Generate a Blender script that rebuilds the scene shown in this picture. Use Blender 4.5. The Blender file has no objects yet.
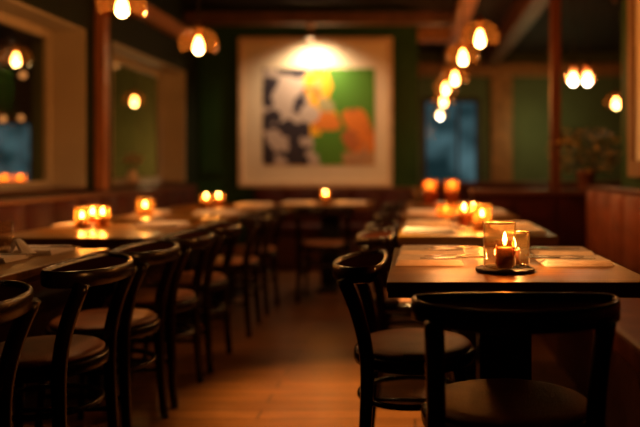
import bpy, bmesh, math, random
from mathutils import Vector, Matrix, noise
random.seed(7)
PI = math.pi
SC = bpy.context.scene
COL = SC.collection
F = 750.0; VX, VY, CH = 415.0, 168.0, 1.03     # focal length in pixels, vanishing point, eye height

# ------------------------------------------------------------------ materials
def lin(c):
    return tuple(((v/255)/12.92 if v/255 <= .04045 else ((v/255+.055)/1.055)**2.4) for v in c)

def mat(name, base, rough=.5, metal=0, var=.25, scale=6, stretch=(1, 1, 1), bump=0, bscale=60, coat=0, spec=.5, sheen=0):
    m = bpy.data.materials.new(name); m.use_nodes = True
    nt = m.node_tree; b = nt.nodes['Principled BSDF']
    b.inputs['Roughness'].default_value = rough; b.inputs['Metallic'].default_value = metal
    b.inputs['Specular IOR Level'].default_value = spec
    if coat: b.inputs['Coat Weight'].default_value = coat; b.inputs['Coat Roughness'].default_value = .15
    if sheen: b.inputs['Sheen Weight'].default_value = sheen
    tc = nt.nodes.new('ShaderNodeTexCoord'); mp = nt.nodes.new('ShaderNodeMapping')
    mp.inputs['Scale'].default_value = stretch
    nt.links.new(tc.outputs['Object'], mp.inputs['Vector'])
    n = nt.nodes.new('ShaderNodeTexNoise'); n.inputs['Scale'].default_value = scale; n.inputs['Detail'].default_value = 5
    nt.links.new(mp.outputs[0], n.inputs['Vector'])
    r = nt.nodes.new('ShaderNodeValToRGB')
    r.color_ramp.elements[0].position = .3; r.color_ramp.elements[1].position = .7
    r.color_ramp.elements[0].color = tuple(c*(1-var) for c in base)+(1,)
    r.color_ramp.elements[1].color = tuple(min(1, c*(1+var)) for c in base)+(1,)
    nt.links.new(n.outputs['Fac'], r.inputs[0]); nt.links.new(r.outputs[0], b.inputs['Base Color'])
    if bump:
        n2 = nt.nodes.new('ShaderNodeTexNoise'); n2.inputs['Scale'].default_value = bscale; n2.inputs['Detail'].default_value = 3
        nt.links.new(mp.outputs[0], n2.inputs['Vector'])
        bp = nt.nodes.new('ShaderNodeBump'); bp.inputs['Strength'].default_value = bump; bp.inputs['Distance'].default_value = .004
        nt.links.new(n2.outputs['Fac'], bp.inputs['Height']); nt.links.new(bp.outputs[0], b.inputs['Normal'])
    return m

def glow(name, col, strength, see=True):
    m = bpy.data.materials.new(name); m.use_nodes = True; nt = m.node_tree; nt.nodes.clear()
    o = nt.nodes.new('ShaderNodeOutputMaterial'); e = nt.nodes.new('ShaderNodeEmission')
    e.inputs[0].default_value = col+(1,); e.inputs[1].default_value = strength
    if see:
        t = nt.nodes.new('ShaderNodeBsdfTransparent'); a = nt.nodes.new('ShaderNodeAddShader')
        nt.links.new(e.outputs[0], a.inputs[0]); nt.links.new(t.outputs[0], a.inputs[1]); nt.links.new(a.outputs[0], o.inputs[0])
    else: nt.links.new(e.outputs[0], o.inputs[0])
    return m

def thin_glass(name, tint, ior=1.45, refl=1.0, scatter=0.0, scol=(1, .6, .25)):
    m = bpy.data.materials.new(name); m.use_nodes = True; nt = m.node_tree; nt.nodes.clear()
    o = nt.nodes.new('ShaderNodeOutputMaterial'); t = nt.nodes.new('ShaderNodeBsdfTransparent'); g = nt.nodes.new('ShaderNodeBsdfGlossy')
    t.inputs[0].default_value = tint+(1,); g.inputs['Roughness'].default_value = .04
    lw = nt.nodes.new('ShaderNodeFresnel'); lw.inputs[0].default_value = ior
    mx = nt.nodes.new('ShaderNodeMixShader')
    k = nt.nodes.new('ShaderNodeMath'); k.operation = 'MULTIPLY'; k.inputs[1].default_value = refl; k.use_clamp = True
    ge = nt.nodes.new('ShaderNodeNewGeometry'); iv = nt.nodes.new('ShaderNodeMath'); iv.operation = 'SUBTRACT'; iv.inputs[0].default_value = 1
    nt.links.new(ge.outputs['Backfacing'], iv.inputs[1])     # the far side of each thin wall adds no second mirror
    k2 = nt.nodes.new('ShaderNodeMath'); k2.operation = 'MULTIPLY'
    nt.links.new(lw.outputs[0], k.inputs[0]); nt.links.new(k.outputs[0], k2.inputs[0]); nt.links.new(iv.outputs[0], k2.inputs[1]); nt.links.new(k2.outputs[0], mx.inputs[0])
    nt.links.new(t.outputs[0], mx.inputs[1]); nt.links.new(g.outputs[0], mx.inputs[2])
    last = mx
    if scatter:
        d = nt.nodes.new('ShaderNodeBsdfTranslucent'); d.inputs[0].default_value = scol+(1,)
        m2 = nt.nodes.new('ShaderNodeMixShader'); m2.inputs[0].default_value = scatter
        nt.links.new(mx.outputs[0], m2.inputs[1]); nt.links.new(d.outputs[0], m2.inputs[2]); last = m2
    nt.links.new(last.outputs[0], o.inputs[0])
    return m

def floor_mat():
    m = bpy.data.materials.new('oak_planks'); m.use_nodes = True; nt = m.node_tree; b = nt.nodes['Principled BSDF']
    tc = nt.nodes.new('ShaderNodeTexCoord')
    br = nt.nodes.new('ShaderNodeTexBrick')
    br.inputs['Color1'].default_value = (.23, .082, .020, 1); br.inputs['Color2'].default_value = (.15, .052, .012, 1)
    br.inputs['Mortar'].default_value = (.02, .008, .003, 1); br.inputs['Scale'].default_value = 1
    br.inputs['Mortar Size'].default_value = .004; br.inputs['Brick Width'].default_value = 1.3; br.inputs['Row Height'].default_value = .11
    nt.links.new(tc.outputs['Object'], br.inputs['Vector'])
    mp = nt.nodes.new('ShaderNodeMapping'); mp.inputs['Scale'].default_value = (1.2, 14, 1)
    nt.links.new(tc.outputs['Object'], mp.inputs['Vector'])
    n = nt.nodes.new('ShaderNodeTexNoise'); n.inputs['Scale'].default_value = 3; n.inputs['Detail'].default_value = 6
    nt.links.new(mp.outputs[0], n.inputs['Vector'])
    mx = nt.nodes.new('ShaderNodeMix'); mx.data_type = 'RGBA'; mx.blend_type = 'MULTIPLY'; mx.inputs[0].default_value = .75
    r = nt.nodes.new('ShaderNodeValToRGB'); r.color_ramp.elements[0].position = .3; r.color_ramp.elements[0].color = (.4, .4, .4, 1); r.color_ramp.elements[1].position = .7
    nt.links.new(n.outputs['Fac'], r.inputs[0])
    nt.links.new(br.outputs['Color'], mx.inputs[6]); nt.links.new(r.outputs[0], mx.inputs[7]); nt.links.new(mx.outputs[2], b.inputs['Base Color'])
    b.inputs['Roughness'].default_value = .36; b.inputs['Specular IOR Level'].default_value = .3
    bp = nt.nodes.new('ShaderNodeBump'); bp.inputs['Strength'].default_value = .25; bp.inputs['Distance'].default_value = .003
    nt.links.new(n.outputs['Fac'], bp.inputs['Height']); nt.links.new(bp.outputs[0], b.inputs['Normal'])
    return m

M = dict(
    floor=floor_mat(),
    chair=mat('black_lacquered_wood', (.016, .007, .004), .24, var=.4, scale=5, stretch=(3, 3, .5), spec=.3),
    dish=mat('matt_black_wood', (.022, .006, .003), .9, var=.3, spec=0),  # matt chair wood, reflections switched off to keep the dish dark
    leather=mat('brown_leather', (.30, .105, .034), .42, spec=.38, var=.3, scale=9, bump=.6, bscale=170),
    table=mat('varnished_walnut', (.19, .086, .010), .32, var=.3, scale=5, stretch=(1, 9, 1), spec=.14),
    tabledge=mat('dark_walnut', (.12, .034, .012), .35, var=.3),
    iron=mat('black_iron', (.01, .008, .007), .45, metal=.3),
    bench=mat('oxblood_leather', (.045, .007, .003), .5, spec=.15, var=.3, scale=7, bump=.3, bscale=90),
    benchtan=mat('chestnut_leather', (.22, .055, .016), .5, spec=.2, var=.25, scale=7, bump=.3, bscale=90),
    benchwood=mat('mahogany', (.10, .03, .011), .45, spec=.25, var=.3, scale=5, stretch=(1, 6, 6)),
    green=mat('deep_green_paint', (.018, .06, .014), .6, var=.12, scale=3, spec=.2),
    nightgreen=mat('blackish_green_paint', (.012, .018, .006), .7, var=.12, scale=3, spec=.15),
    postwood=mat('dark_copper_wood', (.13, .04, .014), .45, var=.3, scale=5, stretch=(4, 4, .5), spec=.2),
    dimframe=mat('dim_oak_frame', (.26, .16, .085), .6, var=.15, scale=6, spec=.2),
    olive=mat('olive_plaster', (.16, .15, .035), .8, var=.15, scale=2),
    sage=mat('sage_plaster', (.12, .16, .07), .8, var=.15, scale=2),
    darkwall=mat('dark_brown_plaster', (.03, .014, .008), .7, var=.2, scale=3),
    cream=mat('cream_plaster', (.46, .40, .30), .75, var=.08, scale=3),
    ceil=mat('black_brown_ceiling', (.014, .007, .004), .8, var=.2, scale=3),
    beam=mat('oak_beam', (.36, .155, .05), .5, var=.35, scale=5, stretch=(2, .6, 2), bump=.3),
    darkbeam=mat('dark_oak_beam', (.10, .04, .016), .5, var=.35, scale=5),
    copper=mat('copper_red_wood', (.34, .125, .045), .35, var=.3, scale=5, stretch=(4, 4, .5)),
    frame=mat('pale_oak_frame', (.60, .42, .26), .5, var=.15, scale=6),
    mount=mat('cream_mount_board', (.76, .64, .48), .85, var=.04, scale=4),
    linen=mat('white_linen', (.92, .84, .80), .9, var=.08, scale=40, bump=.5, bscale=300, sheen=.2),
    paper=mat('menu_paper', (.66, .54, .44), .8, var=.04, scale=10),
    steel=mat('stainless_steel', (.6, .52, .42), .22, metal=1, var=.05),
    brass=mat('aged_brass', (.45, .22, .07), .3, metal=1, var=.2, scale=20),
    wax=mat('candle_wax', (.20, .055, .02), .5, var=.08),
    wick=mat('burnt_wick', (.01, .008, .006), .9),
    slate=mat('dark_slate', (.035, .028, .028), .6, var=.3, scale=30, bump=.4),
    terra=mat('terracotta', (.22, .075, .035), .75, var=.2, scale=12),
    soil=mat('soil', (.02, .012, .008), .95),
    leaf=mat('dark_foliage', (.08, .09, .015), .5, var=.4, scale=20),
    leafy=mat('ochre_foliage', (.75, .42, .06), .55, var=.3, scale=20),
    petal=mat('cream_petal', (.65, .5, .36), .7, var=.1),
    ceramic=mat('white_ceramic', (.6, .45, .33), .3, var=.05),
    rim=mat('rim_highlight', (.5, .28, .10), .12, metal=.7, var=.1, spec=1),  # amber metallic ring imitating the bright highlight along the glass edge
    cord=mat('black_cord', (.012, .009, .008), .6),
    glass=thin_glass('clear_glass', (.97, .93, .86), refl=3.2, scatter=.003),
    amber=thin_glass('amber_glass', (1.0, .82, .58), refl=1.8, scatter=.05, scol=(1, .5, .14)),
    shade=thin_glass('shade_glass', (.92, .60, .32), refl=2.2, scatter=.012, scol=(1, .42, .1)),
    orange=thin_glass('orange_glass', (1.0, .66, .34), refl=1.2, scatter=.25, scol=(1, .48, .18)),
    pane=thin_glass('window_glass', (.85, .85, .80), refl=.45),
    smoked=thin_glass('smoked_glass', (.80, .55, .36), refl=2.5),
    doorglass=thin_glass('door_glass', (.85, .88, .85), refl=.03),
    tumbler=thin_glass('tumbler_glass', (.93, .88, .82), refl=2.0, scatter=.05),
    flame=glow('flame', (1, .52, .14), 55),
    ember=glow('low_flame', (1, .40, .10), 14),
    bulb=glow('bulb_glow', (1, .56, .20), 17),
    bulbw=glow('pale_bulb_glow', (1, .78, .55), 14),
    bulbc=glow('cool_bulb_glow', (.85, .85, .72), 12),
    lampface=glow('lamp_face', (1, .62, .3), 3),
    night=glow('street_glow', (.05, .16, .22), .55, see=False),
)

# ------------------------------------------------------------------ mesh helpers
def obj(name, bm, m, parent=None, smooth=False, bevel=0, kind=None, seg=2):
    me = bpy.data.meshes.new(name); bmesh.ops.recalc_face_normals(bm, faces=bm.faces[:]); bm.to_mesh(me); bm.free()
    for p in me.polygons: p.use_smooth = smooth
    for x in (m if isinstance(m, (list, tuple)) else [m]): me.materials.append(x)
    o = bpy.data.objects.new(name, me); COL.objects.link(o)
    if parent: o.parent = parent
    if bevel:
        b = o.modifiers.new('bevel', 'BEVEL'); b.width = bevel; b.segments = seg; b.limit_method = 'ANGLE'; b.angle_limit = .6
    if kind: o['kind'] = kind
    return o

def box(bm, x0, x1, y0, y1, z0, z1, mi=0):
    r = bmesh.ops.create_cube(bm, size=1)
    for v in r['verts']:
        v.co = Vector(((x0+x1)/2+v.co.x*(x1-x0), (y0+y1)/2+v.co.y*(y1-y0), (z0+z1)/2+v.co.z*(z1-z0)))
    for f in {f for v in r['verts'] for f in v.link_faces}: f.material_index = mi
    return r['verts']

def B(*a):
    bm = bmesh.new(); box(bm, *a); return bm

def lathe(bm, prof, n=24, c=(0, 0, 0), rib=0, ribn=12, cap0=True, cap1=True):
    rows = []
    for r, z in prof:
        rows.append([bm.verts.new((c[0]+r*(1+rib*math.cos(ribn*2*PI*i/n))*math.cos(2*PI*i/n), c[1]+r*(1+rib*math.cos(ribn*2*PI*i/n))*math.sin(2*PI*i/n), c[2]+z)) for i in range(n)])
    for a, b in zip(rows, rows[1:]):
        for i in range(n):
            bm.faces.new((a[i], a[(i+1) % n], b[(i+1) % n], b[i]))
    if cap0: bm.faces.new(rows[0][::-1])
    if cap1: bm.faces.new(rows[-1])
    return bm

def L(prof, **k): return lathe(bmesh.new(), prof, **k)

def tube(bm, pts, rad, n=8, closed=False):
    pts = [Vector(p) for p in pts]; N = len(pts)
    rad = rad if isinstance(rad, (list, tuple)) else [rad]*N
    rings = []; up = None
    for i, p in enumerate(pts):
        a = pts[(i-1) % N] if closed or i > 0 else p; b = pts[(i+1) % N] if closed or i < N-1 else p
        t = (b-a).normalized()
        if up is None: up = Vector((0, 0, 1)) if abs(t.z) < .9 else Vector((1, 0, 0))
        s = t.cross(up).normalized(); up = s.cross(t).normalized()
        rings.append([bm.verts.new(p+rad[i]*(s*math.cos(2*PI*k/n)+up*math.sin(2*PI*k/n))) for k in range(n)])
    for i in range(N if closed else N-1):
        a = rings[i]; b = rings[(i+1) % N]
        for k in range(n): bm.faces.new((a[k], a[(k+1) % n], b[(k+1) % n], b[k]))
    if not closed: bm.faces.new(rings[0][::-1]); bm.faces.new(rings[-1])
    return bm

def T(pts, rad, **k): return tube(bmesh.new(), pts, rad, **k)

def smoothpath(pts, k=4):
    out = []; P = [Vector(p) for p in pts]; P = [2*P[0]-P[1]]+P+[2*P[-1]-P[-2]]
    for i in range(1, len(P)-2):
        for j in range(k):
            t = j/k; a, b, c, d = P[i-1:i+3]
            out.append(.5*((2*b)+(c-a)*t+(2*a-5*b+4*c-d)*t*t+(3*b-a-3*c+d)*t**3))
    out.append(P[-2]); return out

# ------------------------------------------------------------------ things
def setp(o, label, cat, group=None):
    o['label'] = label; o['category'] = cat
    if group: o['group'] = group
    return o

def thing(name, label, cat, loc=(0, 0, 0), rz=0, group=None):
    o = bpy.data.objects.new(name, None); COL.objects.link(o); o.empty_display_size = .05
    o.location = loc; o.rotation_euler = (0, 0, rz)
    return setp(o, label, cat, group)

def dup(root, loc, rz=0, label=None, group=None):
    r = root.copy(); COL.objects.link(r); r.location = loc; r.rotation_euler = (0, 0, rz)
    if label: r['label'] = label
    if group: r['group'] = group
    for ch in list(root.children):
        c = ch.copy(); COL.objects.link(c); c.parent = r
        for g in ch.children:
            d = g.copy(); COL.objects.link(d); d.parent = c
    return r

def struct(name, bm, m, **k): return obj(name, bm, m, kind='structure', **k)

def lamp(name, kind, loc, energy, col, size=.03, rot=None, spot=None, blend=.5):
    l = bpy.data.lights.new(name, kind); l.energy = energy; l.color = col
    if kind == 'AREA': l.shape = 'DISK'; l.size = size
    else: l.shadow_soft_size = size
    if spot: l.spot_size = spot; l.spot_blend = blend
    o = bpy.data.objects.new(name, l); COL.objects.link(o); o.location = loc
    if rot: o.rotation_euler = rot
    return o

WARM = (1, .46, .15)

# ------------------------------------------------------------------ the room
CZ = 2.75
XL, XR = -2.35, 1.36
struct('floor', B(-6.8, 4.2, -1.2, 11.4, -.06, 0), M['floor'])
struct('ceiling', B(-6.8, 4.2, -1.2, 11.4, CZ, CZ+.08), M['ceil'])
bm = bmesh.new()
W1, W2 = (3.45, 5.34), (5.82, 7.66)
WZ0, WZ1 = .88, 2.015
box(bm, XL-.28, XL, -1.2, 8.1, 0, WZ0); box(bm, XL-.28, XL, -1.2, 8.1, WZ1, CZ)
for a, b in ((-1.2, W1[0]), (W1[1], W2[0]), (W2[1], 8.1)): box(bm, XL-.28, XL, a, b, WZ0, WZ1)
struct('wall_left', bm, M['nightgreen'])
n = 0
for k, (a, b) in enumerate((W1, W2)):
    bm = bmesh.new(); e = .012
    box(bm, XL-.26, XL+.004, b-.014, b, WZ0, WZ1); box(bm, XL-.26, XL+.004, a, a+.014, WZ0, WZ1)
    box(bm, XL-.26, XL+.004, a+.014, b-.014, WZ1-.014, WZ1)
    struct(f'trim_{k+1}', bm, M['cream'])
    struct(f'trim_{k+3}', B(XL-.26, XL+.02, a+.014, b-.014, WZ0, WZ0+.014), M['benchwood'])
    w = struct(f'window_{k+1}', B(XL-.252, XL-.246, a+.05, b-.05, WZ0+.05, WZ1-.05), M['pane'])
    bm = bmesh.new(); x0, x1 = XL-.27, XL-.23
    box(bm, x0, x1, a+.014, a+.07, WZ0+.014, WZ1-.014); box(bm, x0, x1, b-.07, b-.014, WZ0+.014, WZ1-.014)
    box(bm, x0, x1, a+.07, b-.07, WZ1-.07, WZ1-.014); box(bm, x0, x1, a+.07, b-.07, WZ0+.014, WZ0+.06)
    obj('window_frame', bm, M['cream'], w)
struct('trim_5', B(XL, XL+.07, 5.50, 5.60, 0, CZ), M['copper'], bevel=.006)
struct('trim_6', B(XL, XL+.10, -1.2, 7.9, 2.30, 2.42), M['beam'], bevel=.006)
struct('wall_back', B(XL-.28, 0.03, 8.1, 8.22, 0, CZ), M['green'])
bm = bmesh.new()                                   # panel mouldings on the green wall
for x0, x1 in ((-2.3, -1.97), (-.18, -.02)):
    for (a, b, c, d) in ((x0, x1, .98, 1.0), (x0, x1, 2.34, 2.36), (x0, x0+.02, 1.0, 2.34), (x1-.02, x1, 1.0, 2.34)):
        box(bm, a, b, 8.08, 8.1, c, d)
struct('trim_7', bm, M['green'])
struct('wall_right', B(XR, XR+.12, -1.2, 4.95, 0, CZ), M['green'])
# wall far behind on the right, with its doorway
bm = bmesh.new(); DX0, DX1, DZ = .10, .98, 2.08
box(bm, -.2, DX0, 11.2, 11.32, 0, CZ); box(bm, DX1, 4.2, 11.2, 11.32, 0, CZ); box(bm, DX0, DX1, 11.2, 11.32, DZ, CZ)
struct('wall_far', bm, M['sage'])
struct('wall_side', B(4.1, 4.2, 4.8, 11.2, 0, CZ), M['green'])
struct('wall_divider', B(XR+.12, 4.1, 4.83, 4.95, 0, CZ), M['green'])
struct('wall_passage', B(-.12, -.02, 8.22, 11.2, 0, CZ), M['darkwall'])
struct('wall_outer', B(-6.8, -6.7, -1.2, 11.4, 0, CZ), M['darkwall'])
bm = bmesh.new(); box(bm, -6.7, -5.2, 10.2, 10.3, 0, CZ); box(bm, -5.2, -.12, 10.2, 10.3, 0, CZ, 1)
struct('wall_lounge', bm, [M['darkwall'], M['olive']])
struct('wall_front', B(-6.8, 1.5, -1.3, -1.2, 0, CZ), M['darkwall'])
d = struct('door_1', B(DX0+.06, DX1-.06, 11.25, 11.27, .06, DZ-.06), M['doorglass'])
bm = bmesh.new()
box(bm, DX0, DX0+.07, 11.2, 11.3, 0, DZ); box(bm, DX1-.07, DX1, 11.2, 11.3, 0, DZ); box(bm, DX0+.07, DX1-.07, 11.2, 11.3, DZ-.07, DZ); box(bm, DX0+.07, DX1-.07, 11.2, 11.3, 0, .08)
box(bm, .62, .66, 11.2, 11.3, .08, DZ-.07)
obj('door_frame', bm, M['iron'], d)
struct('trim_8', B(DX1+.16, DX1+.46, 11.1, 11.2, 0, 2.42), M['beam'])
# the street behind the door, teal in the evening
bm = bmesh.new(); box(bm, -1.2, 2.2, 12.6, 12.65, 0, 3)
nm = M['night']; nt = nm.node_tree; e = [x for x in nt.nodes if x.type == 'EMISSION'][0]
tc = nt.nodes.new('ShaderNodeTexCoord'); nn = nt.nodes.new('ShaderNodeTexNoise'); nn.inputs['Scale'].default_value = 2.2
rr = nt.nodes.new('ShaderNodeValToRGB'); rr.color_ramp.elements[0].position = .38; rr.color_ramp.elements[1].position = .68
rr.color_ramp.elements[0].color = (.02, .05, .06, 1); rr.color_ramp.elements[1].color = (.16, .30, .36, 1)
nt.links.new(tc.outputs['Object'], nn.inputs['Vector']); nt.links.new(nn.outputs['Fac'], rr.inputs[0]); nt.links.new(rr.outputs[0], e.inputs[0])
struct('exterior_street', bm, nm)
struct('exterior_evening', B(-6.5, -5.24, 10.15, 10.19, .55, 1.62), nm)
# beams
struct('beam_long', B(.40, .56, 2.0, 11.2, 2.50, 2.66), M['beam'], bevel=.008)
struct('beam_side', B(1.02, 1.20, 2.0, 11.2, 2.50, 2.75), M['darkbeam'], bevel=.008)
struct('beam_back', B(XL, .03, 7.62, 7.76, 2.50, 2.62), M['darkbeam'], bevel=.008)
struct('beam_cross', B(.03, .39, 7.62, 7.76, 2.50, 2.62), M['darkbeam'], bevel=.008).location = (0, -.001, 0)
struct('beam_cross', B(-.02, .39, 8.35, 8.5, 2.45, 2.60), M['beam'], bevel=.008)
struct('beam_cross', B(-.02, 4.1, 10.95, 11.1, 2.38, 2.56), M['beam'], bevel=.008)
struct('pillar', B(1.005, 1.075, 5.52, 5.60, .87, CZ), M['postwood'], bevel=.006)

# ------------------------------------------------------------------ banquettes
def banquette(name, label, along, a0, a1, front, back, seatm, backm, sz=.46, bz=.87, dirn=1, channels=.32, depth=.10):
    """along='y': runs in Y, seat from x=front to x=back;  along='x': runs in X, seat from y=front to y=back"""
    t = thing(name, label, 'bench', ((front+back)/2, (a0+a1)/2, 0) if along == 'y' else ((a0+a1)/2, (front+back)/2, 0))
    s = 1 if back > front else -1
    ox, oy = t.location.x, t.location.y
    def bb(u0, u1, v0, v1, z0, z1):                # u across, v along
        u0, u1 = min(u0, u1), max(u0, u1)
        return (u0-ox, u1-ox, v0-oy, v1-oy, z0, z1) if along == 'y' else (v0-ox, v1-ox, u0-oy, u1-oy, z0, z1)
    obj('base', B(*bb(front+s*.05, back, a0, a1, 0, sz-.10)), M['benchwood'], t)
    obj('seat', B(*bb(front, back-s*depth, a0, a1, sz-.098, sz)), seatm, t, bevel=.025, smooth=True, seg=3)
    bm = bmesh.new(); nch = max(1, round((a1-a0)/channels)); w = (a1-a0)/nch
    for k in range(nch):
        v0 = a0+k*w+.002; v1 = v0+w-.004; seg = 8
        # rounded upholstered channel
        rows = []
        for j in range(seg+1):
            v = v0+(v1-v0)*j/seg; bulge = .035*math.sin(PI*j/seg)**.6
            rows.append((v, back-s*(depth-.035)-s*bulge))
        lo = []; hi = []; tp = []
        for v, u in rows:
            P = (lambda uu, z: bm.verts.new((uu-ox, v-oy, z) if along == 'y' else (v-ox, uu-oy, z)))
            lo.append(P(u, sz)); hi.append(P(u, bz-.05)); tp.append(P(u+s*.02, bz-.03))
        for j in range(seg):
            bm.faces.new((lo[j], lo[j+1], hi[j+1], hi[j])); bm.faces.new((hi[j], hi[j+1], tp[j+1], tp[j]))
    obj('backrest', bm, backm, t, smooth=True)
    obj('back_panel', B(*bb(back-s*(depth-.04), back, a0, a1, sz-.1, bz-.03)), M['benchwood'], t)
    obj('ledge', B(*bb(back-s*(depth-.02), back+s*.0, a0, a1, bz-.03, bz)), M['benchwood'], t, bevel=.006)
    return t

banquette('banquette', 'long dark red banquette running under the windows of the left wall', 'y', -1.0, 7.3, -1.70, XL+.001, M['bench'], M['bench'], bz=.862, depth=.25)
banquette('banquette', 'dark red banquette across the back wall below the framed painting', 'x', -1.68, -.02, 7.45, 8.08, M['bench'], M['bench'], bz=.822, depth=.25)
banquette('banquette', 'chestnut leather banquette with channelled back on the right below the pale frame', 'y', .6, 5.35, .71, XR-.001, M['benchtan'], M['benchtan'], bz=.905, depth=.16)
# low partition closing the booth, and low partition further back
def partition(label, x0, x1, y0, y1, z):
    t = thing('booth_divider', label, 'partition', ((x0+x1)/2, (y0+y1)/2, 0)); hx, hy = (x1-x0)/2, (y1-y0)/2
    obj('divider_panel', B(-hx, hx, -hy, hy, 0, z-.035), M['bench'], t)
    bm = bmesh.new(); k = max(2, int(hx*2/.3)); w = 2*hx/k
    for i in range(k): box(bm, -hx+i*w+.02, -hx+(i+1)*w-.02, -hy-.015, -hy, .12, z-.09)
    obj('panel_moulding', bm, M['bench'], t, bevel=.004)
    obj('ledge', B(-hx-.01, hx, -hy-.03, hy+.03, z-.035, z), M['benchwood'], t, bevel=.006)
    return t
partition('low dark red booth divider with wood ledge carrying the potted plant', .42, 1.35, 5.46, 5.66, .87)
partition('long low dark divider with wood ledge in front of the far glass door', .05, 3.4, 8.6, 8.75, .87)

# ------------------------------------------------------------------ chairs
def make_chair(label, loc, rz):
    t = thing('bistro_chair', label, 'chair', loc, rz)
    # seat frame and cushion
    n = 40
    def outline(r):
        return [(r*math.cos(2*PI*i/n)*(1.0), r*math.sin(2*PI*i/n)*(.93)) for i in range(n)]
    def stack(rows):
        bm = bmesh.new(); vs = [[bm.verts.new((x, y, z)) for x, y in outline(r)] for r, z in rows]
        for a, b in zip(vs, vs[1:]):
            for i in range(n): bm.faces.new((a[i], a[(i+1) % n], b[(i+1) % n], b[i]))
        bm.faces.new(vs[0][::-1]); bm.faces.new(vs[-1]); return bm
    obj('seat_frame', stack([(.196, .395), (.214, .399), (.217, .408), (.217, .428), (.213, .436), (.200, .438)]), M['chair'], t, smooth=True)
    obj('seat', stack([(.196, .4381), (.203, .441), (.204, .447), (.195, .4545), (.17, .459), (.12, .461), (.05, .462)]), M['leather'], t, smooth=True)
    for s in (-1, 1):
        # rear leg runs up into the back post
        p = smoothpath([(s*.194, -.168, 0), (s*.187, -.152, .22), (s*.183, -.146, .43), (s*.186, -.172, .57), (s*.190, -.218, .690)], 4)
        k = len(p); bm = T(p, [.016+.0065*min(1, i/(k*.45)) for i in range(k)], n=12)
        obj('leg', bm, M['chair'], t, smooth=True)
        p = smoothpath([(s*.182, .174, 0), (s*.168, .155, .22), (s*.150, .140, .40)], 4); k = len(p)
        obj('leg', T(p, [.013+.006*i/k for i in range(k)], n=10), M['chair'], t, smooth=True)
    obj('stretcher', T([(.172*math.cos(2*PI*i/28), -.01+.172*math.sin(2*PI*i/28)*1.0, .285) for i in range(28)], .010, n=8, closed=True), M['chair'], t, smooth=True)
    for s in (-1, 1): obj('side_stretcher', T([(s*.188, -.153, .20), (s*.170, .157, .20)], .009, n=8), M['chair'], t, smooth=True)
    # crest: wide curved bentwood rail with a shallow dished top
    hw = .2415; pts = []
    for i in range(33):                             # rear arc, from left tip over the back to the right tip
        a = PI+PI*i/32; x = hw*math.cos(a); y = -.135+.135*math.sin(a); pts.append((x, y))
    for i in range(1, 18):                          # front arc back to the left tip, nearly straight
        a = PI*i/18; c = math.cos(a); x = hw*(abs(c)**.8)*(1 if c > 0 else -1); y = -.135+.045*math.sin(a)**.7; pts.append((x, y))
    N = len(pts); cx, cy = 0, -.155
    nrm = []
    for i in range(N):
        a = Vector(pts[i-1]); b = Vector(pts[(i+1) % N]); d = (b-a).normalized(); nrm.append(Vector((-d.y, d.x)))
    def zt(y): return .724+(y+.27)*.07
    prof = [(.010, None), (0, 'low'), (0, -.008), (.0025, -.002), (.006, 0), (.010, -.001), (.0135, -.006), (.015, -.010), (.0155, -.012)]
    bm = bmesh.new(); rows = []
    for ins, dz in prof:
        row = []
        for i, (x, y) in enumerate(pts):
            q = Vector((x, y))+nrm[i]*ins
            th = .052 if i <= 32 else .020+.032*min(1, abs(x)/hw)**6
            # underside is a crescent: the front edge is thin
            z = zt(y)-th if dz is None else (zt(y)-th+.006 if dz == 'low' else zt(y)+dz)
            row.append(bm.verts.new((q.x, q.y, z)))
        rows.append(row)
    for a, b in zip(rows, rows[1:]):
        for i in range(N): bm.faces.new((a[i], a[(i+1) % N], b[(i+1) % N], b[i]))
    for row, sgn in ((rows[-1], 1), (rows[0], -1)):  # dish and underside, strips between the two arcs
        top = row[:33]; fr = [row[32]]+row[33:]+[row[0]]; fr = fr[::-1]
        ci = bm.verts.new((0, cy, sum(v.co.z for v in row)/N - (.004 if sgn > 0 else 0)))
        for i in range(N):
            f = bm.faces.new((row[i], row[(i+1) % N], ci)); f.material_index = 1
    o = obj('backrest', bm, [M['chair'], M['dish']], t, smooth=True)
    for p_ in o.data.polygons:
        if p_.material_index == 1: p_.use_smooth = False
    return t

chair0 = make_chair('black bentwood chair nearest the camera, its back turned, tucked under the right candlelit table', (.232, 1.872, 0), 0)
LG = 'chairs along the aisle side of the left tables'
FX = -1.198
specs = [
 ((FX-.01, 1.75), PI/2, 'black chair cut off by the left edge of the photo, nearest of the left row', LG),
 ((FX, 2.40), PI/2, 'second black chair of the left row, beside the near left table set with napkins', LG),
 ((FX, 2.895), PI/2, 'black chair of the left row at the far end of the near left table', LG),
 ((FX, 3.41), PI/2, 'black chair at the near half of the left table carrying three glass candles', LG),
 ((FX, 3.97), PI/2, 'black chair at the far half of the left table carrying three glass candles', LG),
 ((FX+.01, 4.75), PI/2+.05, 'black chair at the left table carrying the single candle glass', LG),
 ((FX, 5.42), PI/2, 'farthest black chair of the left row', LG),
 ((-.002, 2.50), -PI/2, 'black chair with brown seat at the aisle side of the near right table', None),
 ((-.002, 3.46), -PI/2, 'black chair at the near half of the second right table, behind the near one', None),
 ((-.002, 4.02), -PI/2, 'black chair at the far half of the second right table', None),
 ((-.002, 4.92), -PI/2, 'black chair at the aisle side of the third right table', None),
 ((-.002, 6.18), -PI/2, 'black chair at the far right table with the two amber lamps', None),
 ((-.70, 5.87), 0, 'black chair with its back turned in front of the small table below the painting', None),
]
for p, rz, lab, g in specs:
    dup(chair0, (p[0], p[1], 0), rz, lab, g)

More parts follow.
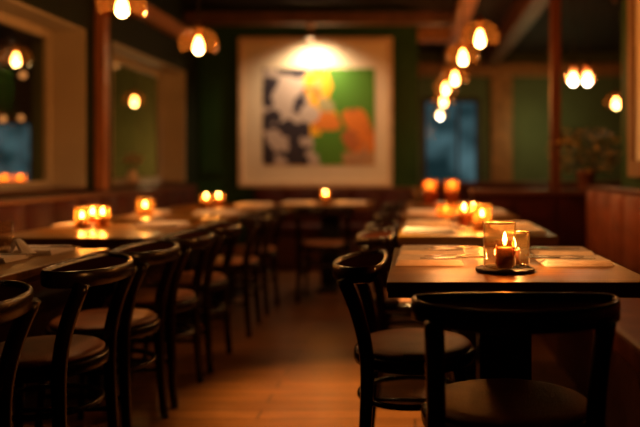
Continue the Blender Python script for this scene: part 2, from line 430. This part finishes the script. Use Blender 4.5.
# ------------------------------------------------------------------ tables
TW, TD, TH = .71, .84, .73
def make_table(label, loc, w=TW, d=TD):
    t = thing('dining_table', label, 'table', loc)
    hx, hy = w/2, d/2
    obj('tabletop', B(-hx, hx, -hy, hy, TH-.026, TH), M['table'], t, bevel=.003)
    obj('apron', B(-hx+.004, hx-.004, -hy+.004, hy-.004, TH-.042, TH-.0262), M['tabledge'], t)
    obj('pedestal', B(-.08, .08, -.08, .08, .03, TH-.0422), M['iron'], t, bevel=.004)
    obj('foot_plate', B(-.085, .085, -.29, .29, 0, .0298), M['iron'], t, bevel=.006)
    return t
RX, LX = .275, -1.500
tR1 = make_table('near right wooden table set with candle glasses, linen napkins and cutlery', (RX+.005, 2.39, 0))
def tdup(src, loc, lab): return dup(src, loc, 0, lab)
tR2 = tdup(tR1, (RX+.005, 3.72, 0), 'second wooden table along the right banquette, with candle glasses on it')
tR3 = tdup(tR1, (RX+.005, 4.95, 0), 'third wooden table along the right banquette, in front of the booth divider')
tR4 = tdup(tR1, (RX+.005, 6.2, 0), 'far right wooden table carrying two tall amber lamps')
tL1 = tdup(tR1, (LX, 2.39, 0), 'near left wooden table with a tumbler, napkins and cutlery, cut by the photo edge')
tL2 = tdup(tR1, (LX, 3.63, 0), 'left wooden table carrying three candle glasses side by side')
tL3 = tdup(tR1, (LX, 4.80, 0), 'left wooden table carrying the single candle glass')
tL4 = tdup(tR1, (LX, 5.86, 0), 'farthest left wooden table with two small candles close together')
tC = make_table('small wooden table in front of the banquette below the painting, one candle on it', (-.72, 6.44, 0), .70, .74)

# ------------------------------------------------------------------ candles
def make_candle(name, label, cat, loc, r, h, wax_r, wax_h, glassm, flame_h=.03, energy=1.3, group=None, off=0, fm='flame', cup=False):
    t = thing(name, label, cat, loc, 0, group)
    w = .003
    prof = [(r-.006, 0), (r-.001, .004), (r, .012), (r, h-.002), (r-w/2, h), (r-w, h-.002), (r-w, .012), (r-w-.006, .008)]
    obj('glass_holder', L(prof, n=32), glassm, t, smooth=True)
    if cup: obj('inner_glass', L([(.025, .0125), (.0275, .016), (.029, .088), (.0275, .088), (.0262, .016)], n=28, c=(off, 0, 0), cap1=False), M['smoked'], t, smooth=True)
    obj('rim', T([((r-w/2)*math.cos(2*PI*i/40), (r-w/2)*math.sin(2*PI*i/40), h) for i in range(40)], .0021, n=6, closed=True), M['rim'], t, smooth=True)
    c = obj('candle', L([(wax_r*.95, .0085), (wax_r, .012), (wax_r, wax_h-.003), (wax_r*.93, wax_h), (wax_r*.4, wax_h-.002)], n=20, c=(off, 0, 0)), M['wax'], t, smooth=True)
    obj('wick', T([(off, 0, wax_h-.003), (off+.001, 0, wax_h+.008)], .0012, n=6), M['wick'], c)
    k = flame_h
    obj('flame', L([(.0006, 0), (.0042, k*.12), (.0062, k*.3), (.0056, k*.5), (.0035, k*.75), (.0006, k)], n=12, c=(off, 0, wax_h+.004)), M[fm], c, smooth=True)
    lamp('candle_light', 'POINT', (loc[0]+off, loc[1], loc[2]+wax_h+.004+k*.45), energy*2.2, (1, .45, .12), .008)
    return t
co = thing('coaster', 'round dark woven coaster under the candle glasses on the near right table', 'coaster', (.262, 2.185, TH))
obj('coaster_pad', L([(.078, 0), (.085, .0015), (.086, .004), (.082, .0065), (.06, .0062)], n=40), M['slate'], co, smooth=True)
obj('raised_rim', T([(.083*math.cos(2*PI*i/48), .083*math.sin(2*PI*i/48), .0075+.0008*math.sin(i*2.1)) for i in range(48)], .0032, n=6, closed=True), M['slate'], co, smooth=True)
ZC = TH+.0066
make_candle('candle_glass', 'tall clear candle glass, larger of the two on the coaster of the near right table', 'candle', (.243, 2.155, ZC), .047, .136, .023, .066, M['glass'], .040, 2.6, off=.015, cup=True)
make_candle('candle_glass', 'smaller clear candle glass just behind the tall one on the near right table', 'candle', (.302, 2.225, ZC), .038, .104, .018, .052, M['glass'], .032, 1.8, off=-.008)
def at(px, Y): return (px-VX)*Y/F
CG = 'candle glasses on the left table with three candles'
for (px, Y, wh, lab) in ((82, 3.72, .05, 'leftmost of three candle glasses standing together on the second left table'),
                         (92.5, 3.86, .060, 'middle of three candle glasses standing together on the second left table'),
                         (102.5, 3.74, .066, 'rightmost of three candle glasses standing together on the second left table')):
    make_candle('candle_glass', lab, 'candle', (at(px, Y), Y, TH), .037, .105, .022, wh, M['amber'], .03, .75, group=CG)
make_candle('candle_glass', 'single amber candle glass alone on the third left table', 'candle', (at(145, 4.72), 4.72, TH), .052, .108, .025, .05, M['amber'], .036, .9)
for (px, Y, lab) in ((206, 5.62, 'left one of two small candles on the farthest left table'), (218.5, 5.78, 'right one of two small candles on the farthest left table')):
    make_candle('candle_glass', lab, 'candle', (at(px, Y), Y, TH), .040, .10, .022, .07, M['amber'], .034, .8)
make_candle('candle_glass', 'single small candle on the table below the painting', 'candle', (at(325.5, 6.25), 6.25, TH), .042, .105, .022, .075, M['amber'], .036, .8)
make_candle('candle_glass', 'clear candle glass at the front of the second right table, its flame brightest there', 'candle', (at(482, 3.64), 3.64, TH), .047, .12, .02, .062, M['amber'], .034, 1.0)
make_candle('candle_glass', 'smaller candle glass at the left of the second right table group', 'candle', (at(464, 3.80), 3.80, TH), .036, .115, .022, .082, M['amber'], .034, .7)
make_candle('candle_glass', 'middle candle glass at the back of the second right table group', 'candle', (at(473.5, 3.92), 3.92, TH), .036, .115, .022, .085, M['amber'], .03, .6)
make_candle('amber_lamp', 'left one of two tall amber glass lamps on the far right table', 'candle', (at(430, 6.1), 6.1, TH), .055, .20, .03, .14, M['orange'], .05, .25, fm='ember')
make_candle('amber_lamp', 'right one of two tall amber glass lamps on the far right table', 'candle', (at(452, 6.1), 6.1, TH), .055, .20, .03, .14, M['orange'], .05, .25, fm='ember')
make_candle('amber_lamp', 'low amber glass candle added for the orange reflection on the third right table', 'candle', (at(446, 4.75), 4.75, TH), .06, .07, .028, .025, M['orange'], .03, .4, fm='ember')  # added candle, its glow stands for an orange reflection on the tabletop

# ------------------------------------------------------------------ napkins, menus, cutlery
def napkin(label, x0, x1, y0, y1, rot=0, z=TH, group='folded napkins on the tables'):
    w, d = x1-x0, y1-y0
    bm = bmesh.new()
    for li in range(3):                             # folded layers with soft, slightly uneven edges
        e = .004*li; nx, ny = 14, 10; z0 = .0004+li*.0056; hgt = .0050
        def P(i, j, zz):
            x = -w/2+e+(w-2*e)*i/nx; y = -d/2+e+(d-2*e)*j/ny
            k = .0015*noise.noise(Vector((x*20+x0*9, y*20, li*3)))
            return bm.verts.new((x+k, y+k, zz+(0.0012*noise.noise(Vector((x*14, y*14, x0+li))) if zz > z0 else 0)))
        up = [[P(i, j, z0+hgt) for j in range(ny+1)] for i in range(nx+1)]
        lo = [[P(i, j, z0) for j in range(ny+1)] for i in range(nx+1)]
        for i in range(nx):
            for j in range(ny):
                bm.faces.new((up[i][j], up[i+1][j], up[i+1][j+1], up[i][j+1])); bm.faces.new((lo[i][j], lo[i][j+1], lo[i+1][j+1], lo[i+1][j]))
            bm.faces.new((up[i][0], lo[i][0], lo[i+1][0], up[i+1][0])); bm.faces.new((up[i][ny], up[i+1][ny], lo[i+1][ny], lo[i][ny]))
        for j in range(ny):
            bm.faces.new((up[0][j], up[0][j+1], lo[0][j+1], lo[0][j])); bm.faces.new((up[nx][j], lo[nx][j], lo[nx][j+1], up[nx][j+1]))
    o = obj('napkin', bm, M['linen'], None, smooth=False)
    o.location = ((x0+x1)/2, (y0+y1)/2, z); o.rotation_euler = (0, 0, rot)
    return setp(o, label, 'napkin')
NZ = TH+.0178
napkin('white folded linen napkin at the back left of the near right table', -.055, .175, 2.56, 2.76)
napkin('white folded linen napkin at the middle left of the near right table', -.06, .150, 2.30, 2.47)
napkin('white folded napkin at the back right of the near right table', .415, .61, 2.54, 2.72)
napkin('white folded napkin at the middle right of the near right table', .395, .605, 2.28, 2.44, .02)
napkin('folded napkin at the back left of the second right table', -.05, .19, 3.86, 4.08)
napkin('folded napkin at the front left of the second right table', -.055, .185, 3.42, 3.64)
napkin('folded napkin at the right end of the second right table', .40, .60, 3.72, 3.98)
napkin('folded napkin at the right front of the second right table', .40, .60, 3.40, 3.58)
napkin('folded napkin at the back of the near left table', -1.48, -1.25, 2.58, 2.76)
napkin('folded napkin at the middle of the near left table', -1.50, -1.29, 2.36, 2.50)
napkin('folded napkin at the back left of the left table with three candles', -1.82, -1.60, 3.74, 3.96)
napkin('folded napkin at the back right of the left table with three candles', -1.42, -1.20, 3.78, 4.0)
napkin('folded napkin at the right of the single candle table on the left', -1.44, -1.18, 4.84, 5.12)
napkin('folded napkin at the left of the single candle table on the left', -1.83, -1.66, 4.88, 5.1)
napkin('folded napkin at the right of the farthest left table', -1.42, -1.17, 5.9, 6.2)
napkin('folded napkin at the left end of the table below the painting', -1.10, -.86, 6.1, 6.45)
napkin('folded napkin at the right end of the table below the painting', -.66, -.42, 6.1, 6.45)
napkin('folded napkin on the third right table', -.05, .15, 4.85, 5.2)
napkin('folded napkin at the right end of the third right table', .36, .6, 4.85, 5.2)

def fork(label, x, y, rz, z, tilt=0):
    t = thing('fork', label, 'fork', (x, y, z), rz); t.rotation_euler = (0, tilt, rz)
    bm = bmesh.new(); box(bm, -.10, .02, -.0045, .0045, .0005, .0035)
    for v in bm.verts:
        if v.co.x > 0: v.co.y *= .5
    obj('handle', bm, M['steel'], t, bevel=.001)
    bm = bmesh.new(); box(bm, .02, .045, -.010, .010, .0008, .003)
    for v in bm.verts:
        if v.co.x < .03: v.co.y *= .25
    for k in range(4): box(bm, .045, .085, -.010+k*.0057, -.0072+k*.0057, .001, .003)
    obj('tines', bm, M['steel'], t)
    return t
def knife(label, x, y, rz, z):
    t = thing('table_knife', label, 'knife', (x, y, z), rz)
    obj('handle', B(-.11, -.01, -.006, .006, .0005, .006), M['steel'], t, bevel=.002)
    bm = bmesh.new(); vs = box(bm, -.01, .10, -.008, .008, .001, .0028)
    for v in vs:
        if v.co.x > .05: v.co.y = v.co.y*.4+.004
    obj('blade', bm, M['steel'], t)
    return t
fork('steel fork on the back left napkin of the near right table', .135, 2.67, PI+.35, NZ, 0)
knife('steel knife on the back left napkin of the near right table', .13, 2.61, PI+.12, NZ)
fork('steel fork on the middle left napkin of the near right table', .115, 2.41, PI+.3, NZ, 0)
knife('steel knife on the middle left napkin of the near right table', .115, 2.345, PI+.1, NZ)
fork('steel fork on the back right napkin of the near right table', .46, 2.66, .3+PI*0, NZ)
knife('steel knife on the back right napkin of the near right table', .47, 2.60, .05, NZ)
fork('steel fork on the middle right napkin of the near right table', .45, 2.385, -.25, NZ)
knife('steel knife on the middle right napkin of the near right table', .46, 2.325, .0, NZ)
knife('steel knife on the back napkin of the near left table', -1.30, 2.65, PI+.1, NZ)
fork('steel fork on the middle napkin of the near left table', -1.33, 2.43, PI+.12, NZ)
knife('steel knife on the front left napkin of the second right table', .15, 3.52, PI+.1, NZ)
fork('steel fork on the back left napkin of the second right table', .15, 3.97, PI+.2, NZ)

def tumbler(label, loc, r=.035, h=.11):
    t = thing('tumbler', label, 'glass', loc)
    obj('glass_body', L([(r*.8, 0), (r*.85, .004), (r, h), (r-.002, h), (r*.85-.003, .012), (r*.3, .010)], n=28), M['tumbler'], t, smooth=True)
    obj('water', L([(r*.80-.003, .0125), (r*.92-.004, h*.55), (r*.3, h*.55)], n=28), M['pane'], t, smooth=True)
    return t
tumbler('clear tumbler at the left photo edge on the near left table', (at(3, 2.60), 2.60, TH), .032, .115)
tumbler('pale tumbler standing on the far right table left of the amber lamps', (at(419, 5.96), 5.96, TH), .055, .15)
# cloth ring of folded napkin standing beside the tumbler
bm = bmesh.new()
for k in range(5):
    a = -.5+k*.22
    tube(bm, smoothpath([(0, 0, .006), (.020*math.cos(a)*1.2, .020*math.sin(a), .055), (.052*math.cos(a), .05*math.sin(a), .030), (.075*math.cos(a), .07*math.sin(a), .007)], 5), .006, n=6)
o = obj('napkin', bm, M['linen'], None, smooth=True); o.location = (at(10, 2.53), 2.53, TH)
setp(o, 'loosely gathered napkin with standing loops beside the tumbler on the near left table', 'napkin')

# ------------------------------------------------------------------ pendants
def make_pendant(label, loc, top, bulbm='bulb', energy=12, group=None, name='pendant_lamp', r=.112, shade='shade', col=WARM):
    t = thing(name, label, 'lamp', loc, 0, group)    # origin at the bulb centre
    obj('cord', T([(0, 0, .125), (0, 0, top-loc[2]-.02)], .0035, n=8), M['cord'], t)
    obj('ceiling_cup', L([(.03, top-loc[2]-.035), (.045, top-loc[2]-.012), (.045, top-loc[2]-.0005)], n=20), M['brass'], t, smooth=True)
    obj('socket', L([(.016, .045), (.020, .05), (.020, .085), (.030, .092), (.030, .10), (.012, .128), (.005, .135)], n=20), M['brass'], t, smooth=True)
    k = r/.112
    prof = [(.028, .094), (.060*k, .088*k), (.092*k, .066*k), (.110*k, .030*k), (.112*k, -.002), (.104*k, -.028*k), (.088*k, -.044*k)]
    obj('shade', L(prof, n=72, rib=.022, ribn=12, cap0=False, cap1=False), M[shade], t, smooth=True)
    obj('bulb', L([(.012, .045), (.017, .030), (.026, .008), (.030, -.012), (.028, -.032), (.018, -.048), (.004, -.054)], n=24), M[bulbm], t, smooth=True)
    lamp('bulb_light', 'POINT', (loc[0], loc[1], loc[2]-.01), energy, col, .028)
    return t
def ppos(px, py, Y): return ((px-VX)*Y/F, Y, CH-(py-VY)*Y/F)
make_pendant('ribbed amber glass pendant at the top left, cut by the top edge of the photo', ppos(122, 6, 3.5), CZ, group=None)
make_pendant('ribbed amber glass pendant hanging left of the painting', ppos(198.5, 45, 4.34), CZ)
RPX = [(480, 38, 4.34, 'nearest and largest bulb pendant of the row under the right beam'),
       (463, 57, 5.09, 'second bulb pendant of the row under the right beam'),
       (455, 78, 6.26, 'third bulb pendant of the row under the right beam'),
       (446, 88, 7.10, 'fourth bulb pendant of the row under the right beam'),
       (443.5, 101, 8.50, 'fifth bulb pendant of the row under the right beam')]
for px, py, Y, lab in RPX:
    p = ppos(px, py, Y)
    make_pendant(lab, p, CZ, energy=11, group='pendants in the row under the right beam')
make_pendant('farthest pale white pendant bulb at the end of the right row, before the glass door', ppos(440, 115, 10.2), CZ, 'bulbc', 2, r=.1, col=(1, .9, .7))
make_pendant('left one of two pale pendant bulbs close together right of the wooden pillar', ppos(573, 79, 6.24), CZ, 'bulbw', 2.5, r=.055, shade='orange')
make_pendant('right one of two pale pendant bulbs close together right of the wooden pillar', ppos(587.5, 79, 6.30), CZ, 'bulbw', 2.5, r=.055, shade='orange')
make_pendant('single amber pendant beside the pale frame at the right edge', ppos(616, 103, 7.6), CZ, 'bulb', 5)
# lamps in the room behind the left windows
make_pendant('amber pendant seen through the left window near the photo edge', ppos(16, 59, 5.83), CZ, 'bulb', 5)
make_pendant('amber pendant seen through the second left window', ppos(134.5, 101, 8.3), CZ, 'bulb', 7)
def globe(label, p, r=.03):  # added glowing globes stand in for small spots of light in the panes
    t = thing('standin_globe', label, 'lamp', p, 0, 'small stand-in light globes behind the left windows')
    obj('cord', T([(0, 0, r), (0, 0, CZ-p[2]-.001)], .003, n=6), M['cord'], t)
    obj('globe', L([(.001, -r)]+[(r*math.cos(a), r*math.sin(a)) for a in [(-.5+k/8)*PI for k in range(1, 8)]]+[(.001, r)], n=16), M['globe'], t, smooth=True)
M['globe'] = glow('dim_globe_glow', (1, .36, .10), .42)
for px, py, Y, lab in ((23, 75, 6.0, 'dim stand-in light globe just below the pendant in the first left window'),
                       (45.5, 107, 7.4, 'left one of two dim stand-in light globes side by side in the first left window'),
                       (61.5, 110, 7.6, 'right one of two dim stand-in light globes side by side in the first left window'),
                       (21, 118, 7.0, 'dim stand-in light globe lowest in the first left window'),
                       (3, 119, 6.2, 'dim stand-in light globe at the left photo edge in the first window'),
                       (116, 66, 8.8, 'dim stand-in light globe at the upper left of the second left window')):
    globe(lab, ppos(px, py, Y))
# table with candles in the room behind
tLg = tdup(tR1, (-3.55, 6.7, 0), 'wooden table behind the first left window, in the next room')
make_candle('candle_glass', 'right candle glowing low behind the first left window', 'candle', (at(20, 6.75), 6.75, TH), .05, .24, .03, .19, M['orange'], .05, .3, fm='ember')
make_candle('candle_glass', 'left candle at the photo edge behind the first left window', 'candle', (at(4, 6.75), 6.75, TH), .05, .24, .03, .19, M['orange'], .05, .3, fm='ember')

# ------------------------------------------------------------------ painting
PX0, PX1, PZ0, PZ1 = at(238, 8.04), at(392.5, 8.04), CH-(187-VY)*8.04/F, CH+(VY-37)*8.04/F
pw, ph = PX1-PX0, PZ1-PZ0
pt = thing('framed_painting', 'large framed abstract painting in black, white, yellow and green on the green wall', 'painting', ((PX0+PX1)/2, 8.1, (PZ0+PZ1)/2))
bm = bmesh.new(); fw = .045; hx, hz = pw/2, ph/2
box(bm, -hx, hx, -.06, 0, hz-fw, hz); box(bm, -hx, hx, -.06, 0, -hz, -hz+fw)
box(bm, -hx, -hx+fw, -.06, 0, -hz+fw, hz-fw); box(bm, hx-fw, hx, -.06, 0, -hz+fw, hz-fw)
obj('frame', bm, M['frame'], pt, bevel=.005)
obj('mount_board', B(-hx+fw, hx-fw, -.02, -.002, -hz+fw, hz-fw), M['mount'], pt)
ax0, ax1 = -hx+pw*24/154.5, hx-pw*18/154.5
az1, az0 = hz-ph*31/150, -hz+ph*22/150
bm = bmesh.new(); nx, nz = 120, 110
grid = [[bm.verts.new((ax0+(ax1-ax0)*i/nx, -.024, az0+(az1-az0)*j/nz)) for j in range(nz+1)] for i in range(nx+1)]
for i in range(nx):
    for j in range(nz): bm.faces.new((grid[i][j], grid[i+1][j], grid[i+1][j+1], grid[i][j+1]))
def acol(u, v):
    u, v = u+.035*noise.noise(Vector((u*6, v*6, 20))), v+.04*noise.noise(Vector((u*6, v*6, 30)))
    n1 = noise.noise(Vector((u*7, v*7, 1.3)))+.5*noise.noise(Vector((u*15, v*15, 4)))
    w1 = noise.noise(Vector((u*4, v*4, 8)))*.10
    white = (.50, .40, .36); black = (.022, .016, .03); yel = (.85, .42, .01); org = (.70, .20, .02); grn = (.07, .22, .012); pale = (.62, .45, .30)
    c = white if n1 > .04 else black
    if u+w1 > .42:
        c = grn
        if u+w1 < .52 and v > .30: c = pale if n1 > .1 else yel
        if v > .50+w1*2 and .40-w1 < u < .66+w1*2: c = yel if n1 > -.12 else ((.55, .40, .16) if n1 > -.3 else org)
        if math.hypot((u-.57), (v-.62)*.9) < .085+w1*.3: c = (.36, .32, .16)
        if math.hypot(u-.56-w1, (v-.46)) < .10: c = org
        if math.hypot((u-.84-w1)*1.2, v-.42) < .17 or math.hypot(u-.9, (v-.25)*1.3) < .16+w1: c = org if n1 > -.3 else (.45, .13, .03)
        if v < .14 and u > .72: c = (.45, .25, .12)
        if v < .12 and .42 < u < .52: c = white
        if .74 < u < .92 and v < .22+w1 and n1 > 0: c = (.40, .22, .12)
    if math.hypot(u-.42, v-.52) < .09+w1*.4: c = white
    if math.hypot((u-.10), (v-.28)*.8) < .08+w1*.3 or math.hypot(u-.24, v-.80) < .10+w1*.6: c = white
    return c
ca = bm.loops.layers.float_color.new('paint')
for f in bm.faces:
    for l in f.loops:
        c = acol((l.vert.co.x-ax0)/(ax1-ax0), (l.vert.co.z-az0)/(az1-az0)); l[ca] = c+(1,)
pm = bpy.data.materials.new('abstract_paint'); pm.use_nodes = True; nt = pm.node_tree
vc = nt.nodes.new('ShaderNodeVertexColor'); vc.layer_name = 'paint'; nt.links.new(vc.outputs[0], nt.nodes['Principled BSDF'].inputs['Base Color'])
nt.nodes['Principled BSDF'].inputs['Roughness'].default_value = .6
cv = obj('canvas', bm, pm, pt)
# ceiling spotlight over the painting
sx = at(308.5, 7.55)
sp = thing('picture_spotlight', 'small brass spotlight hanging from the beam above the painting', 'lamp', (sx, 7.69, 2.5))
obj('mounting_plate', L([(.05, -.02), (.055, -.012), (.055, -.0005)], n=20), M['brass'], sp, smooth=True)
obj('stem', T([(0, 0, -.02), (0, 0, -.075)], .008, n=8), M['brass'], sp)
hd = obj('lamp_head', L([(.040, -.150), (.043, -.146), (.040, -.10), (.022, -.075), (.01, -.07)], n=24, cap0=False), M['brass'], sp, smooth=True)
obj('lamp_lens', L([(.037, -.148), (.037, -.143)], n=24), M['lampface'], hd)
lamp('picture_light', 'SPOT', (sx, 7.80, 2.36), 58, (1, .72, .42), .05, (math.radians(22), 0, 0), math.radians(150), .9)

# pale frame on the right wall
rf = thing('wall_picture', 'large pale wood frame on the right wall above the banquette, cut by the photo edge', 'picture', (XR, 3.85, 1.55))
bm = bmesh.new()
y0, y1, z0, z1, w = -.95, .80, -.575, .80, .10
box(bm, -.045, 0, y0, y1, z0, z0+w); box(bm, -.045, 0, y0, y1, z1-w, z1); box(bm, -.045, 0, y0, y0+w, z0+w, z1-w); box(bm, -.045, 0, y1-w, y1, z0+w, z1-w)
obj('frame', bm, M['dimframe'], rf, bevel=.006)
obj('mount_board', B(-.02, -.002, y0+w, y1-w, z0+w, z1-w), M['mount'], rf)

# ------------------------------------------------------------------ plant on the divider
pl = thing('potted_plant', 'bushy potted plant with ochre tips in a terracotta pot on the booth divider', 'plant', (at(586, 5.56), 5.56, .87))
obj('pot', L([(.050, 0), (.054, .004), (.068, .11), (.078, .112), (.078, .14), (.068, .142), (.064, .12)], n=28), M['terra'], pl, smooth=True)
obj('soil', L([(.063, .118), (.062, .124)], n=20), M['soil'], pl)
for nm_, mt_, cnt, sd in (('foliage', 'leaf', 620, 3), ('ochre_leaves', 'leafy', 240, 5)):
    random.seed(sd); bm = bmesh.new()
    for k in range(cnt):
        a = random.uniform(0, 2*PI); rr_ = random.uniform(.02, .25) if mt_ == 'leaf' else random.uniform(.14, .27); zz = random.uniform(.13, .44)
        rr_ *= math.sqrt(max(.05, 1-((zz-.30)/.20)**2))
        p = Vector((rr_*math.cos(a), rr_*math.sin(a)*.6, zz)); d = Vector((math.cos(a), math.sin(a), random.uniform(-.4, 1.1))).normalized()
        s = d.cross(Vector((random.uniform(-1, 1), random.uniform(-1, 1), 1))).normalized(); l_ = random.uniform(.025, .05); w_ = l_*.3
        v = [bm.verts.new(q) for q in (p, p+d*l_*.5+s*w_, p+d*l_, p+d*l_*.5-s*w_)]; bm.faces.new(v)
    if nm_ == 'foliage':
        for k in range(16):
            a = random.uniform(0, 2*PI); rr_ = random.uniform(.06, .2)
            tube(bm, smoothpath([(0.01*math.cos(a), .01*math.sin(a), .12), (rr_*.4*math.cos(a), rr_*.3*math.sin(a), .24), (rr_*math.cos(a), rr_*.6*math.sin(a), random.uniform(.28, .42))], 3), .0025, n=5)
    obj(nm_, bm, M[mt_], pl)
# flowers in a vase on the second window sill
fy = 6.55; fx = -2.47
fl = thing('flower_vase', 'cream bouquet in a white vase on the sill of the second left window', 'flowers', (fx, fy, WZ0+.0141))
obj('vase', L([(.035, 0), (.045, .01), (.055, .05), (.04, .09), (.03, .11), (.036, .125), (.03, .12)], n=24), M['ceramic'], fl, smooth=True)
bm = bmesh.new(); random.seed(11)
for k in range(26):
    a = random.uniform(0, 2*PI); r_ = random.uniform(0, .085); c = Vector((r_*math.cos(a)*.9, r_*math.sin(a)*1.35, .17+random.uniform(0, .10)*(1-r_*6)))
    for q in range(9):
        b = 2*PI*q/9; d = Vector((math.cos(b), math.sin(b), .5)).normalized(); s = d.cross(Vector((0, 0, 1))).normalized()
        v = [bm.verts.new(x) for x in (c, c+d*.018+s*.010, c+d*.032+Vector((0, 0, .008)), c+d*.018-s*.010)]; bm.faces.new(v)
obj('blossoms', bm, M['petal'], fl)
bm = bmesh.new()
for k in range(12):
    a = 2*PI*k/12; tube(bm, [(.01*math.cos(a), .01*math.sin(a), .06), (.05*math.cos(a), .07*math.sin(a), .19)], .002, n=5)
obj('stems', bm, M['leaf'], fl)

# ------------------------------------------------------------------ lighting
def downlight(label, x, y, energy, ang=70, col=(1, .55, .24), z=CZ):
    t = thing('recessed_downlight', label, 'lamp', (x, y, z))
    obj('trim_ring', L([(.035, -.012), (.06, -.008), (.06, -.0005), (.035, -.0005)], n=24, cap0=False, cap1=False), M['brass'], t, smooth=True)
    obj('lamp_lens', L([(.034, -.006), (.034, -.002)], n=20), M['lampface'], t)
    lamp('down_light', 'SPOT', (x, y, z-.02), energy, col, .05, (0, 0, 0), math.radians(ang), 1.0)
downlight('recessed brass downlight in the ceiling over the aisle beside the near right table', -.34, 3.30, 850, 33, (1, .55, .17))
downlight('recessed brass downlight in the ceiling in front of the left windows', -1.9, 4.1, 10, 90)
downlight('unseen downlight added in the ceiling to brighten the potted plant and ledge', 1.12, 4.95, 150, 60)  # added out of frame to brighten the plant and the divider ledge
lamp('lounge_light', 'POINT', (-3.3, 9.2, 1.15), 26, (1, .66, .28), .2)
lamp('hall_light', 'POINT', (1.75, 10.4, 1.6), 7, (1, .85, .35), .2)

w = bpy.data.worlds.new('dim_evening'); SC.world = w; w.use_nodes = True
w.node_tree.nodes['Background'].inputs[0].default_value = (.9, .42, .2, 1); w.node_tree.nodes['Background'].inputs[1].default_value = .01

# ------------------------------------------------------------------ camera
cd = bpy.data.cameras.new('camera'); cam = bpy.data.objects.new('camera', cd); COL.objects.link(cam)
cam.location = (0, 0, CH); cam.rotation_euler = (PI/2, 0, 0)
cd.sensor_width = 36; cd.lens = F/640*36; cd.shift_x = (320-VX)/640; cd.shift_y = (VY-213.5)/640
cd.clip_start = .05
cd.dof.use_dof = True; cd.dof.focus_distance = 2.12; cd.dof.aperture_fstop = cd.lens/1000/.036
SC.camera = cam
SC.view_settings.view_transform = 'Standard'; SC.view_settings.look = 'None'; SC.view_settings.exposure = 0
try:
    SC.cycles.use_denoising = True; SC.cycles.max_bounces = 10; SC.cycles.transparent_max_bounces = 24
    SC.cycles.caustics_reflective = False; SC.cycles.caustics_refractive = False; SC.cycles.sample_clamp_indirect = 3
except Exception: pass
